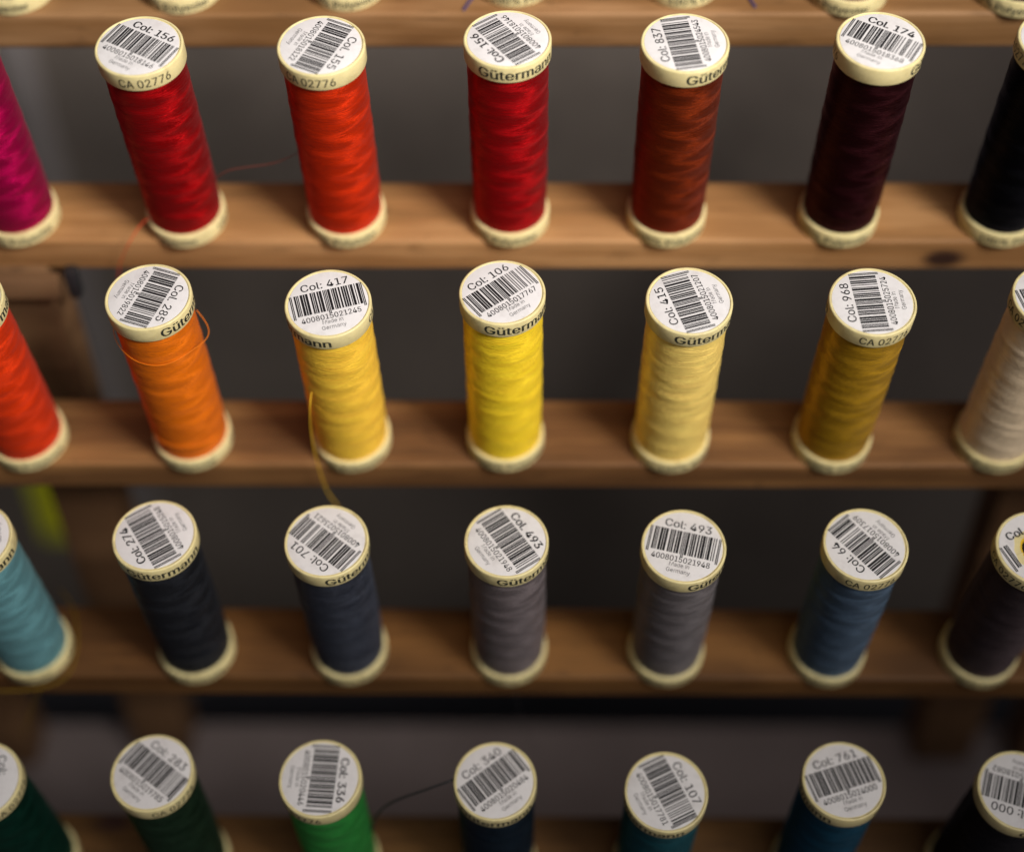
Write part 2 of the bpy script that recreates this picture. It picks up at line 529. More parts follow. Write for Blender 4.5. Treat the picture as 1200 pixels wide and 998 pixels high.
# outlines of the few characters the labels use: advance, points, triangles; 500 units = cap height
GLYPHS = json.loads((
    r'''{"%":[664,[172,278,143,281,118,292,99,308,85,329,76,354,73,381,73,405,76,432,85,457,99,478,119,494,143,505,172,508,202,505,227,494,246,478,260,457,268,432,271,405,271,381,268,354,259,329,245,308,226,292,202,281,172,322,194,326,209,340,217,359,219,381,219,405,217,427,209,446,195,460,172,464,151,460,136,446,128,427,125,405,125,381,128,359,136,340,150,326,493,-9,463,-6,439,5,419,21,405,42,396,67,394,94,394,118,397,145,405,169,419,190,439,207,463,217,493,221,522,217,546,207,566,190,580,169,588,145,591,118,591,94,588,67,579,42,565,21,546,5,522,-6,493,34,514,39,529,52,537,71,540,94,540,118,537,140,529,159,515,173,493,177,471,173,456,159,448,140,445,118,445,94,448,71,456,52,471,39,130,0,474,500,531,500,187,0],[12,14,13,11,14,12,11,15,14,88,90,89,88,91,90,10,15,11,10,16,15,9,16,10,9,35,16,35,17,16,9,36,35,34,17,35,9,37,36,33,17,34,8,37,9,33,18,17,8,38,37,32,18,33,7,38,8,32,19,18,7,39,38,31,19,32,6,39,7,6,40,39,30,19,31,30,20,19,5,40,6,5,41,40,29,20,30,29,21,20,5,42,41,28,21,29,4,42,5,28,22,21,4,43,42,27,22,28,3,43,4,27,23,22,3,26,43,26,23,27,3,23,26,2,23,3,2,24,23,1,24,2,1,25,24,0,25,1,56,58,57,55,58,56,55,59,58,54,59,55,54,60,59,53,60,54,53,79,60,79,61,60,53,80,79,78,61,79,53,81,80,77,61,78,52,81,53,77,62,61,52,82,81,76,62,77,51,82,52,76,63,62,51,83,82,75,63,76,50,83,51,50,84,83,74,63,75,74,64,63,49,84,50,49,85,84,73,64,74,73,65,64,72,65,73,49,86,85,48,86,49,72,66,65,48,87,86,71,66,72,47,87,48,71,67,66,47,70,87,70,67,71,47,67,70,47,68,67,46,68,47,45,68,46,45,69,68,44,69,45]],".":[185,[94,-4,76,-1,62,9,52,23,49,40,52,58,62,72,76,82,94,85,111,82,126,72,135,58,139,40,135,23,126,9,111,-1],[7,9,8,6,9,7,6,10,9,5,10,6,5,11,10,4,11,5,4,12,11,3,12,4,3,13,12,2,13,3,2,14,13,1,14,2,1,15,14,0,15,1]],"/":[245,[231,523,70,-75,14,-75,175,523],[2,0,3,2,1,0]],"0":[445,[223,-7,171,1,128,24,93,61,68,111,52,175,47,250,52,325,68,388,93,439,128,476,171,499,223,507,274,499,317,476,352,439,378,388,393,325,398,250,393,175,378,111,352,61,318,24,274,1,223,49,257,55,285,72,308,102,324,141,335,191,338,250,335,309,324,359,308,398,285,428,257,446,223,452,189,446,160,428,138,398,121,359,111,309,107,250,111,191,121,141,138,102,160,72,189,55],[11,13,12,10,13,11,10,14,13,9,14,10,9,36,14,36,15,14,9,37,36,35,15,36,9,38,37,34,15,35,8,38,9,34,16,15,8,39,38,33,16,34,8,40,39,32,16,33,7,40,8,32,17,16,7,41,40,31,17,32,6,41,7,31,18,17,6,42,41,30,18,31,5,42,6,5,43,42,29,18,30,29,19,18,5,44,43,28,19,29,4,44,5,28,20,19,4,45,44,27,20,28,3,45,4,27,21,20,3,46,45,26,21,27,3,47,46,25,21,26,2,47,3,25,22,21,2,24,47,24,22,25,2,22,24,1,22,2,1,23,22,1,0,23]],"1":[445,[75,0,75,54,384,54,384,0,271,500,271,0,209,0,209,441,206,441,85,352,85,419,195,500],[10,4,11,10,8,4,8,7,4,7,5,4,10,9,8,6,5,7,0,2,1,0,3,2]],"2":[445,[63,0,63,47,230,225,256,253,277,278,294,300,305,321,312,342,315,365,312,390,302,411,288,429,268,441,246,449,220,452,193,449,169,440,150,425,136,406,128,383,125,356,64,356,70,398,85,435,109,465,141,488,179,502,221,507,264,502,301,488,332,466,355,438,370,404,374,366,372,339,365,312,351,285,330,254,301,219,262,177,150,59,150,56,383,56,383,0],[26,28,27,26,29,28,25,29,26,25,30,29,24,30,25,24,31,30,23,15,24,15,14,24,14,13,24,13,31,24,12,31,13,23,16,15,11,31,12,23,17,16,11,32,31,22,17,23,10,32,11,22,18,17,9,32,10,22,19,18,9,33,32,21,19,22,8,33,9,21,20,19,8,34,33,7,34,8,6,34,7,6,35,34,5,35,6,5,36,35,4,36,5,4,37,36,3,37,4,3,38,37,2,38,3,1,38,2,1,39,38,1,40,39,1,41,40,1,42,41,1,43,42,0,43,1]],"3":[445,[214,-7,170,-3,130,10,96,29,69,56,51,90,43,130,107,130,113,106,124,86,141,70,162,58,187,51,215,49,244,52,270,60,292,73,309,91,320,114,323,142,320,169,311,193,294,213,270,230,238,240,198,243,154,243,154,294,283,441,283,444,68,444,68,500,366,500,366,453,208,273,208,284,259,284,303,271,338,249,365,219,381,183,386,142,381,101,364,65,338,35,303,12,262,-2],[30,32,31,30,33,32,30,29,33,29,28,33,28,34,33,27,35,28,35,34,28,26,35,27,26,36,35,26,37,36,26,38,37,26,25,38,25,24,38,24,39,38,23,39,24,22,39,23,22,40,39,21,40,22,20,40,21,20,41,40,19,41,20,18,41,19,18,42,41,5,7,6,5,8,7,17,42,18,5,9,8,17,43,42,16,43'''
    r''',17,4,9,5,4,10,9,15,43,16,4,11,10,15,44,43,14,44,15,4,12,11,3,12,4,13,44,14,3,13,12,3,44,13,3,45,44,2,45,3,2,46,45,1,46,2,1,0,46]],"4":[445,[39,104,39,156,243,500,305,500,107,163,107,160,406,160,406,104,277,0,277,119,277,144,277,312,337,312,337,0],[1,3,2,1,4,3,10,12,11,10,13,12,1,5,4,1,6,5,1,10,6,10,7,6,0,10,1,0,9,10,13,7,10,0,8,9,8,7,0,8,13,7]],"5":[445,[217,-7,175,-2,138,11,106,32,81,59,65,92,59,128,120,128,125,107,136,87,151,71,170,59,193,52,217,49,246,53,271,63,293,80,309,103,319,129,322,159,319,190,308,217,292,240,270,258,244,268,214,272,189,270,165,264,143,254,126,242,66,248,94,500,360,500,360,444,148,444,132,296,134,296,152,309,174,319,199,326,226,328,258,325,289,315,316,300,339,280,358,256,372,227,381,195,384,160,379,115,363,74,337,41,303,15,263,-1],[30,34,31,34,32,31,34,33,32,30,35,34,39,41,40,38,41,39,38,42,41,37,42,38,37,43,42,36,43,37,36,44,43,30,36,35,30,26,36,26,25,36,25,44,36,25,45,44,24,45,25,30,27,26,23,45,24,30,28,27,22,45,23,22,46,45,30,29,28,21,46,22,21,47,46,20,47,21,20,48,47,19,48,20,19,49,48,18,49,19,17,49,18,5,7,6,5,8,7,17,50,49,5,9,8,16,50,17,4,9,5,4,10,9,15,50,16,15,51,50,4,11,10,14,51,15,4,12,11,3,12,4,13,51,14,3,13,12,3,51,13,3,52,51,2,52,3,2,53,52,1,53,2,1,0,53]],"6":[445,[222,-7,178,-1,140,14,108,40,83,73,68,113,62,159,66,196,78,235,100,280,135,335,248,500,316,500,148,257,143,257,151,270,162,283,176,293,192,302,211,307,231,309,274,304,310,290,341,267,363,236,377,198,382,154,377,110,361,71,337,39,305,14,266,-2,222,48,250,51,274,62,294,78,309,100,319,125,322,154,319,184,309,210,294,231,274,247,250,257,222,261,195,257,171,247,151,231,136,210,126,185,123,156,126,126,136,100,151,78,171,62,195,51],[10,12,11,10,16,12,16,13,12,9,16,10,19,21,20,18,21,19,18,22,21,17,22,18,16,22,17,16,23,22,9,15,16,13,44,16,44,23,16,8,15,9,8,14,15,44,43,23,43,24,23,13,45,44,13,46,45,42,24,43,8,13,14,8,46,13,8,47,46,41,24,42,41,25,24,7,47,8,7,48,47,40,25,41,7,49,48,39,25,40,39,26,25,6,49,7,6,50,49,38,26,39,5,50,6,5,51,50,37,26,38,37,27,26,5,52,51,36,27,37,4,52,5,36,28,27,4,53,52,35,28,36,4,54,53,34,28,35,3,54,4,34,29,28,3,55,54,33,29,34,3,32,55,32,29,33,3,29,32,2,29,3,2,30,29,1,30,2,1,31,30,0,31,1]],"7":[445,[95,0,318,441,318,444,61,444,61,500,384,500,384,441,162,0],[3,5,4,3,2,5,2,6,5,1,6,2,1,7,6,0,7,1]],"8":[445,[222,-7,175,-2,133,11,99,33,73,61,56,95,51,133,54,164,64,192,79,217,99,237,123,252,150,260,150,262,117,277,91,303,75,336,69,374,74,410,89,442,112,469,143,489,180,502,222,507,264,502,301,489,332,469,355,442,370,410,375,374,370,336,353,303,328,277,295,262,295,260,322,252,345,237,365,217,381,192,391,164,394,133,388,95,372,61,346,33,311,11,270,-2,222,48,253,51,280,59,301,72,317,90,328,111,331,136,327,162,317,185,300,204,278,219,252,228,222,231,193,228,166,219,144,204,128,185,117,162,113,136,117,111,127,90,143,72,164,59,191,51,222,285,247,287,269,295,288,308,302,325,311,345,314,369,311,393,302,413,289,429,270,442,248,449,222,452,197,449,174,442,156,429,142,413,133,393,131,369,133,345,142,325,156,308,175,295,197,287],[22,24,23,21,24,22,21,25,24,20,25,21,20,26,25,19,26,20,19,82,26,82,27,26,19,83,82,81,27,82,19,84,83,80,27,81,18,84,19,80,28,27,18,85,84,79,28,80,18,86,85,78,28,79,18,87,86,77,28,78,17,87,18,77,29,28,17,88,87,76,29,77,16,88,17,76,30,29,16,89,88,75,30,76,16,90,89,74,30,75,74,31,30,15,90,16,15,91,90,73,31,74,15,92,91,72,31,73,72,32,31,14,92,15,14,93,92,71,32,72,14,70,93,70,32,71,14,32,70,14,33,32,13,33,14,12,33,13,12,34,33,11,34,12,11,35,34,10,35,11,10,36,35,9,58,10,58,36,10,58,37,36,9,59,58,57,37,58,9,60,59,56,37,57,9,61,60,55,37,56,8,61,9,55,38,37,8,62,61,54,38,55,7,62,8,54,39,38,7,63,62,53,39,54,6,63,7,53,40,39,6,64,63,52,40,53,6,65,64,51,40,52,5,65,6,51,41,40,5,66,65,50,41,51,4,66,5,50,42,41,4,67,66,49,42,50,4,68,67,48,42,49,3,68,4,48,43,42,3,69,68,47,43,48,3,46,69,46,43,47,3,43,46,2,43,3,2,44,43,1,44,2,1,45,44,0,45,1]],"9":[445,[222,507,266,501,305,486,337,460,362,427,377,387,382,341,378,304,366,265,344,220,310,165,197,0,128,0,296,243,302,243,294,230,283,217,269,207,252,198,234,193,214,191,172,196,135,210,10'''
    r'''4,233,82,264,67,302,62,346,68,390,83,429,108,461,140,486,179,502,222,452,195,449,171,438,151,422,136,400,126,375,123,346,126,316,136,290,151,269,171,253,195,243,222,239,250,243,274,253,294,269,309,290,319,315,322,344,319,374,309,400,294,422,274,438,250,449],[31,1,0,30,1,31,30,2,1,29,2,30,29,3,2,28,33,29,33,32,29,32,3,29,32,55,3,55,4,3,28,34,33,54,4,55,28,35,34,53,4,54,27,35,28,53,5,4,27,36,35,52,5,53,27,37,36,51,5,52,26,37,27,51,6,5,26,38,37,50,6,51,25,38,26,25,39,38,49,6,50,49,7,6,25,40,39,48,7,49,48,8,7,24,40,25,24,41,40,47,8,48,24,42,41,46,8,47,46,14,8,14,9,8,23,42,24,23,43,42,45,13,46,13,14,46,45,17,13,17,12,13,15,9,14,23,44,43,44,17,45,23,17,44,22,17,23,16,9,15,16,10,9,17,10,16,21,17,22,21,18,17,12,10,17,21,19,18,20,19,21,12,11,10]],":":[185,[94,266,76,269,62,279,52,294,49,311,52,328,62,343,76,352,94,356,111,352,126,343,135,328,139,311,135,294,126,279,111,269,94,-4,76,-1,62,9,52,23,49,40,52,58,62,72,76,82,94,85,111,82,126,72,135,58,139,40,135,23,126,9,111,-1],[23,25,24,22,25,23,22,26,25,21,26,22,21,27,26,20,27,21,20,28,27,19,28,20,19,29,28,18,29,19,18,30,29,17,30,18,17,31,30,16,31,17,7,9,8,6,9,7,6,10,9,5,10,6,5,11,10,4,11,5,4,12,11,3,12,4,3,13,12,2,13,3,2,14,13,1,14,2,1,15,14,0,15,1]],"A":[471,[16,0,198,500,271,500,455,0,388,0,282,297,272,328,260,366,245,412,228,470,241,470,224,412,209,365,197,327,187,297,84,0,108,140,108,195,363,195,363,140],[0,9,1,9,2,1,9,10,2,10,3,2,0,17,9,17,11,9,11,8,9,11,8,10,8,18,10,18,3,10,7,18,8,17,12,11,6,18,7,17,13,12,5,18,6,17,14,13,17,16,14,16,15,14,4,19,5,19,18,5,0,16,17,16,18,17,16,19,18,19,3,18,0,15,16,4,3,19]],"C":[501,[263,-7,202,1,148,24,103,62,68,113,47,176,40,250,47,323,68,386,103,437,148,475,202,499,263,507,300,504,334,496,366,482,395,463,420,439,440,411,455,379,465,342,401,342,394,367,383,388,368,406,351,421,332,433,310,441,287,446,263,448,219,442,180,425,148,396,123,358,107,309,102,250,107,191,123,142,148,103,181,75,219,58,263,52,287,54,310,59,332,67,351,79,368,94,383,112,394,134,401,158,465,158,455,121,440,89,420,61,395,37,367,18,335,5,300,-4],[11,13,12,11,14,13,10,14,11,10,15,14,10,16,15,9,16,10,9,29,16,29,17,16,9,30,29,28,17,29,27,17,28,9,31,30,26,17,27,26,18,17,8,31,9,25,18,26,8,32,31,24,18,25,24,19,18,23,19,24,8,33,32,22,19,23,7,33,8,22,20,19,21,20,22,7,34,33,6,34,7,6,35,34,5,35,6,5,36,35,5,37,36,4,37,5,48,50,49,48,51,50,4,38,37,47,51,48,47,52,51,3,38,4,46,52,47,3,39,38,45,52,46,45,53,52,44,53,45,3,40,39,43,53,44,2,40,3,43,54,53,42,54,43,2,41,40,41,54,42,2,54,41,2,55,54,1,55,2,1,56,55,1,57,56,0,57,1]],"G":[511,[264,-7,201,1,147,25,102,63,68,114,47,176,40,250,47,323,68,386,102,437,146,475,200,499,260,507,299,504,335,495,367,481,396,461,421,437,441,409,457,378,466,343,401,343,392,366,381,386,367,404,350,420,331,432,310,441,286,446,261,448,218,442,180,425,148,397,123,358,107,309,102,250,107,191,123,142,148,104,181,75,220,58,264,52,304,57,339,70,368,92,389,121,403,157,408,199,427,196,278,196,278,251,470,251,470,197,463,139,443,89,412,49,370,18,320,0],[11,13,12,11,14,13,10,14,11,10,15,14,10,16,15,9,16,10,9,29,16,29,17,16,9,30,29,28,17,29,27,17,28,9,31,30,26,17,27,8,31,9,26,18,17,25,18,26,8,32,31,24,18,25,24,19,18,23,19,24,8,33,32,7,33,8,22,19,23,22,20,19,21,20,22,7,34,33,6,34,7,6,35,34,49,51,50,49,47,51,47,52,51,5,35,6,5,36,35,49,46,47,48,52,47,48,53,52,46,48,49,46,53,48,5,37,36,4,37,5,45,53,46,4,38,37,45,54,53,44,54,45,3,38,4,3,39,38,43,54,44,43,55,54,3,40,39,42,55,43,2,40,3,2,41,40,41,55,42,2,55,41,2,56,55,1,56,2,1,57,56,0,57,1]],"M":[617,[59,0,59,500,149,500,272,184,277,171,282,156,288,139,294,120,300,101,306,82,311,64,316,48,302,48,307,64,312,81,318,100,324,119,330,138,336,156,342,171,346,184,468,500,558,500,558,0,496,0,496,286,496,303,496,321,496,341,496,362,497,384,497,406,498,428,498,449,504,449,497,426,489,402,481,379,474,357,466,335,459,316,453,300,448,286,336,0,281,0,167,286,162,299,156,315,150,334,142,355,135,377,127,401,119,425,110,449,117,449,117,430,118,409,118,387,119,365,119,344,119,323,120,303,120,286,120,0],[0,53,1,53,2,1,53,54,2,54,3,2,20,33,21,33,22,21,33,34,22,'''
    r'''34,23,22,0,52,53,55,3,54,20,32,33,35,32,34,32,23,34,56,52,55,52,3,55,20,35,32,35,31,32,20,36,35,0,56,52,56,51,52,0,57,56,20,37,36,0,58,57,20,38,37,0,59,58,20,39,38,0,60,59,20,40,39,0,61,60,20,41,40,0,62,61,20,42,41,0,63,62,20,43,42,19,43,20,18,43,19,17,43,18,16,43,17,15,43,16,14,43,15,13,10,14,10,43,14,13,11,10,12,11,13]],"P":[437,[59,0,59,500,231,500,284,495,327,479,360,454,383,422,397,384,402,342,397,299,383,261,360,229,327,204,284,188,231,183,107,183,107,238,229,238,264,242,292,252,313,268,327,289,336,314,339,342,336,370,327,395,313,415,292,431,264,441,228,444,122,444,122,0],[0,30,1,30,2,1,30,3,2,30,4,3,30,5,4,30,29,5,29,28,5,28,6,5,0,16,30,16,31,30,27,6,28,26,6,27,26,7,6,25,7,26,24,7,25,24,8,7,23,8,24,22,8,23,22,9,8,21,9,22,21,10,9,20,10,21,19,10,20,19,11,10,18,11,19,17,11,18,0,15,16,31,17,16,31,14,17,14,11,17,14,12,11,14,13,12,0,14,15,0,31,14]],"a":[383,[157,-8,123,-5,93,5,67,21,47,44,34,72,30,106,33,135,42,158,57,176,76,190,98,200,123,207,149,212,175,216,206,220,230,223,248,226,261,231,268,239,271,250,271,252,269,274,262,292,251,306,236,316,216,323,192,325,168,323,147,317,129,307,116,296,105,283,98,269,40,286,56,317,77,340,102,357,131,369,161,376,191,378,212,377,235,373,258,366,281,354,301,338,317,315,327,285,331,247,331,0,272,0,272,51,268,51,260,38,248,24,232,11,212,1,187,-6,167,45,198,48,224,58,244,73,259,92,268,113,271,136,271,187,265,182,255,179,242,176,227,173,212,170,197,168,183,167,172,165,152,161,132,156,115,148,102,137,93,122,90,103,93,85,100,71,112,60,128,51,146,46],[39,41,40,39,42,41,38,42,39,38,43,42,37,43,38,37,44,43,36,44,37,36,45,44,35,45,36,35,27,45,27,46,45,35,28,27,26,46,27,35,29,28,25,46,26,35,30,29,34,30,35,24,46,25,24,47,46,34,31,30,23,47,24,34,32,31,22,47,23,33,32,34,22,48,47,21,48,22,20,48,21,19,48,20,19,49,48,18,49,19,17,65,18,65,49,18,16,65,17,15,65,16,14,65,15,13,65,14,12,65,13,11,65,12,10,65,11,9,65,10,9,66,65,64,49,65,9,67,66,9,68,67,8,68,9,8,69,68,8,70,69,8,71,70,8,72,71,8,73,72,8,74,73,8,75,74,7,75,8,7,76,75,7,77,76,7,78,77,63,49,64,6,78,7,6,79,78,62,49,63,5,79,6,5,80,79,61,51,62,51,49,62,5,81,80,60,51,61,4,81,5,4,82,81,4,83,82,59,52,60,52,51,60,4,84,83,59,53,52,50,49,51,58,53,59,4,58,84,4,53,58,3,53,4,3,54,53,3,55,54,2,55,3,2,56,55,1,56,2,1,57,56,0,57,1]],"d":[417,[192,-8,148,-2,110,16,78,45,54,83,39,130,34,186,39,240,54,288,78,326,110,354,148,372,192,378,224,375,249,366,268,354,282,340,293,326,301,314,305,314,305,500,365,500,365,0,307,0,307,58,301,58,293,45,282,31,267,16,248,4,223,-5,201,46,232,50,259,64,279,85,294,113,303,147,306,186,303,225,294,258,280,286,259,307,233,320,201,324,169,320,142,306,121,285,107,257,98,223,95,186,98,148,107,115,122,86,143,64,169,51],[19,21,20,19,22,21,11,13,12,11,14,13,10,14,11,10,15,14,9,15,10,9,16,15,9,17,16,8,44,9,44,43,9,43,17,9,43,18,17,42,18,43,41,18,42,8,45,44,41,19,18,41,40,19,40,39,19,39,22,19,8,46,45,7,46,8,7,47,46,38,22,39,7,48,47,6,48,7,37,22,38,6,49,48,6,50,49,36,22,37,5,50,6,5,51,50,35,22,36,4,51,5,4,52,51,34,24,35,24,22,35,4,53,52,33,24,34,3,53,4,3,54,53,32,25,33,25,24,33,32,26,25,23,22,24,3,31,54,31,26,32,3,26,31,3,27,26,2,27,3,2,28,27,2,29,28,1,29,2,1,30,29,0,30,1]],"e":[397,[208,-8,158,-2,115,16,80,45,55,83,39,130,34,184,39,238,54,285,79,324,113,353,154,372,202,378,232,375,261,368,289,354,314,335,335,309,351,277,361,238,365,191,365,166,73,166,73,217,332,217,304,199,301,233,293,264,278,289,258,308,233,320,202,324,170,320,144,308,123,289,107,265,97,237,94,207,94,174,98,136,109,104,126,79,148,60,176,49,209,45,230,47,249,52,266,60,281,71,292,86,300,104,359,89,347,62,329,39,306,19,278,4,245,-5],[11,13,12,11,14,13,10,14,11,10,15,14,10,16,15,9,16,10,9,31,16,31,17,16,9,32,31,30,17,31,8,32,9,29,17,30,8,33,32,29,18,17,28,18,29,8,34,33,27,18,28,8,35,34,7,35,8,27,19,18,7,36,35,26,19,27,26,24,19,24,20,19,6,23,7,23,36,7,23,37,36,25,24,26,6,22,23,37,24,23,37,20,24,38,20,37,38,21,20,5,22,6,39,21,38,5,21,22,5,39,21,5,40,39,4,40,5,4,41,40,49,51,50,49,52,51,48,52,49,3,41,4,3,42,41,47,52,48,47,53,52,3,43,42,46,53,47,45,53,46,3,44,43,44,53,45,3,53,44,2,53,3,2,54'''
    r''',53,2,55,54,1,55,2,1,56,55,0,56,1]],"i":[164,[82,435,66,438,53,447,44,460,41,475,44,490,53,503,66,512,82,515,98,512,112,503,121,490,124,475,121,460,112,447,98,438,52,0,52,373,112,373,112,0],[16,18,17,16,19,18,7,9,8,6,9,7,6,10,9,5,10,6,5,11,10,4,11,5,4,12,11,3,12,4,3,13,12,2,13,3,2,14,13,1,14,2,1,15,14,0,15,1]],"l":[186,[137,-2,99,3,73,20,57,47,52,83,52,500,112,500,112,97,113,75,118,61,128,54,144,51,152,51,158,52,162,52,167,53,178,3,169,1,159,-1,148,-2],[4,6,5,4,7,6,4,8,7,3,8,4,3,9,8,3,10,9,3,11,10,14,16,15,13,16,14,12,16,13,11,16,12,3,16,11,2,16,3,1,16,2,0,16,1,0,17,16,0,18,17,0,19,18]],"m":[599,[52,0,52,373,110,373,110,290,106,290,116,318,130,340,148,357,169,370,192,377,215,380,253,373,282,355,303,326,315,290,307,290,316,315,331,337,351,355,374,368,401,377,429,380,460,376,489,365,513,348,531,323,543,291,547,251,547,0,487,0,487,249,482,284,464,307,440,320,411,325,388,322,368,314,351,302,339,285,332,265,330,243,330,0,269,0,269,255,264,284,249,306,225,320,196,325,175,322,155,315,137,302,124,284,115,262,112,234,112,0],[9,11,10,20,22,21,8,11,9,19,22,20,19,23,22,8,12,11,0,2,1,0,4,2,4,3,2,7,12,8,18,23,19,18,24,23,6,12,7,17,24,18,6,13,12,17,25,24,5,47,6,47,13,6,16,34,17,34,25,17,47,46,13,46,14,13,5,48,47,16,35,34,33,25,34,33,26,25,5,49,48,16,36,35,32,26,33,45,14,46,4,49,5,15,36,16,4,50,49,15,37,36,31,26,32,44,15,45,15,14,45,4,51,50,15,38,37,31,27,26,0,52,4,52,51,4,44,38,15,44,39,38,30,27,31,43,39,44,43,40,39,0,53,52,42,40,43,30,28,27,29,28,30,42,41,40,0,54,53]],"n":[403,[112,223,112,0,52,0,52,373,110,373,110,283,101,283,121,327,149,356,184,372,223,378,259,374,290,362,315,343,335,315,347,280,351,236,351,0,291,0,291,231,285,270,268,299,241,317,206,323,181,321,158,312,139,298,124,278,115,253],[9,11,10,9,12,11,2,4,3,2,6,4,6,5,4,8,12,9,8,13,12,7,13,8,7,23,13,23,14,13,6,25,7,25,24,7,24,23,7,22,14,23,21,14,22,21,15,14,6,26,25,20,15,21,6,27,26,2,28,6,28,27,6,20,16,15,19,16,20,2,0,28,19,17,16,18,17,19,2,1,0]],"o":[408,[204,-8,156,-2,115,16,81,45,55,84,39,130,34,184,39,239,55,286,81,325,115,354,156,372,204,378,252,372,293,354,328,325,353,286,369,239,374,184,369,130,353,84,328,45,293,16,252,-2,204,46,238,50,266,65,287,87,302,115,311,148,314,184,311,220,302,254,287,282,266,305,238,319,204,324,170,319,143,305,122,282,107,254,98,221,95,184,98,148,107,115,122,87,143,65,170,50],[11,13,12,10,13,11,10,14,13,9,14,10,9,15,14,8,37,9,37,36,9,36,15,9,36,35,15,35,16,15,8,38,37,34,16,35,8,39,38,33,16,34,7,39,8,33,17,16,7,40,39,32,17,33,7,41,40,31,17,32,6,41,7,31,18,17,6,42,41,30,18,31,5,42,6,5,43,42,29,18,30,29,19,18,5,44,43,28,19,29,28,20,19,4,44,5,4,45,44,27,20,28,4,46,45,26,20,27,3,46,4,26,21,20,3,47,46,25,21,26,3,24,47,24,21,25,3,21,24,2,21,3,2,22,21,1,22,2,1,23,22,0,23,1]],"r":[255,[52,0,52,373,110,373,110,315,113,315,128,341,150,361,178,374,209,378,217,378,225,378,233,378,239,377,239,317,235,318,226,319,215,320,203,320,179,317,156,309,138,296,124,279,115,257,112,233,112,0],[7,9,8,7,10,9,7,11,10,7,12,11,7,13,12,6,13,7,0,2,1,0,3,2,5,13,6,4,17,5,17,16,5,16,15,5,15,14,5,14,13,5,4,18,17,4,19,18,0,4,3,0,22,4,22,21,4,21,20,4,20,19,4,0,23,22,0,24,23]],"s":[359,[179,-8,142,-5,110,3,83,18,61,37,45,62,35,93,92,105,103,78,122,59,147,48,178,45,213,49,240,61,258,79,263,101,260,119,250,133,232,145,208,152,147,167,102,183,71,205,52,233,46,269,50,299,64,326,85,348,113,364,146,374,184,378,219,375,249,366,274,352,294,333,308,311,318,285,263,272,254,292,238,310,216,323,184,327,154,323,129,311,112,294,107,272,110,254,122,239,141,228,169,219,226,206,270,190,301,168,319,140,326,105,321,74,307,46,285,24,255,6,220,-4],[29,31,30,29,32,31,28,32,29,28,33,32,27,33,28,27,34,33,26,34,27,26,41,34,41,35,34,26,42,41,40,35,41,25,42,26,25,43,42,39,35,40,25,44,43,39,36,35,38,36,39,24,44,25,24,45,44,37,36,38,24,46,45,23,46,24,23,47,46,23,48,47,22,48,23,22,49,48,22,50,49,22,51,50,21,51,22,21,52,51,20,52,21,20,53,52,19,53,20,18,53,19,17,53,18,17,54,53,16,54,17,15,54,16,6,8,7,15,55,54,14,55,15,5,8,6,13,55,14,5,9,8,13,56,55,4,9,5,12,56,13,4,10,9,11,56,12,4,11,10,11,57,56,4,57,11,3,57,4,3,58,57'''
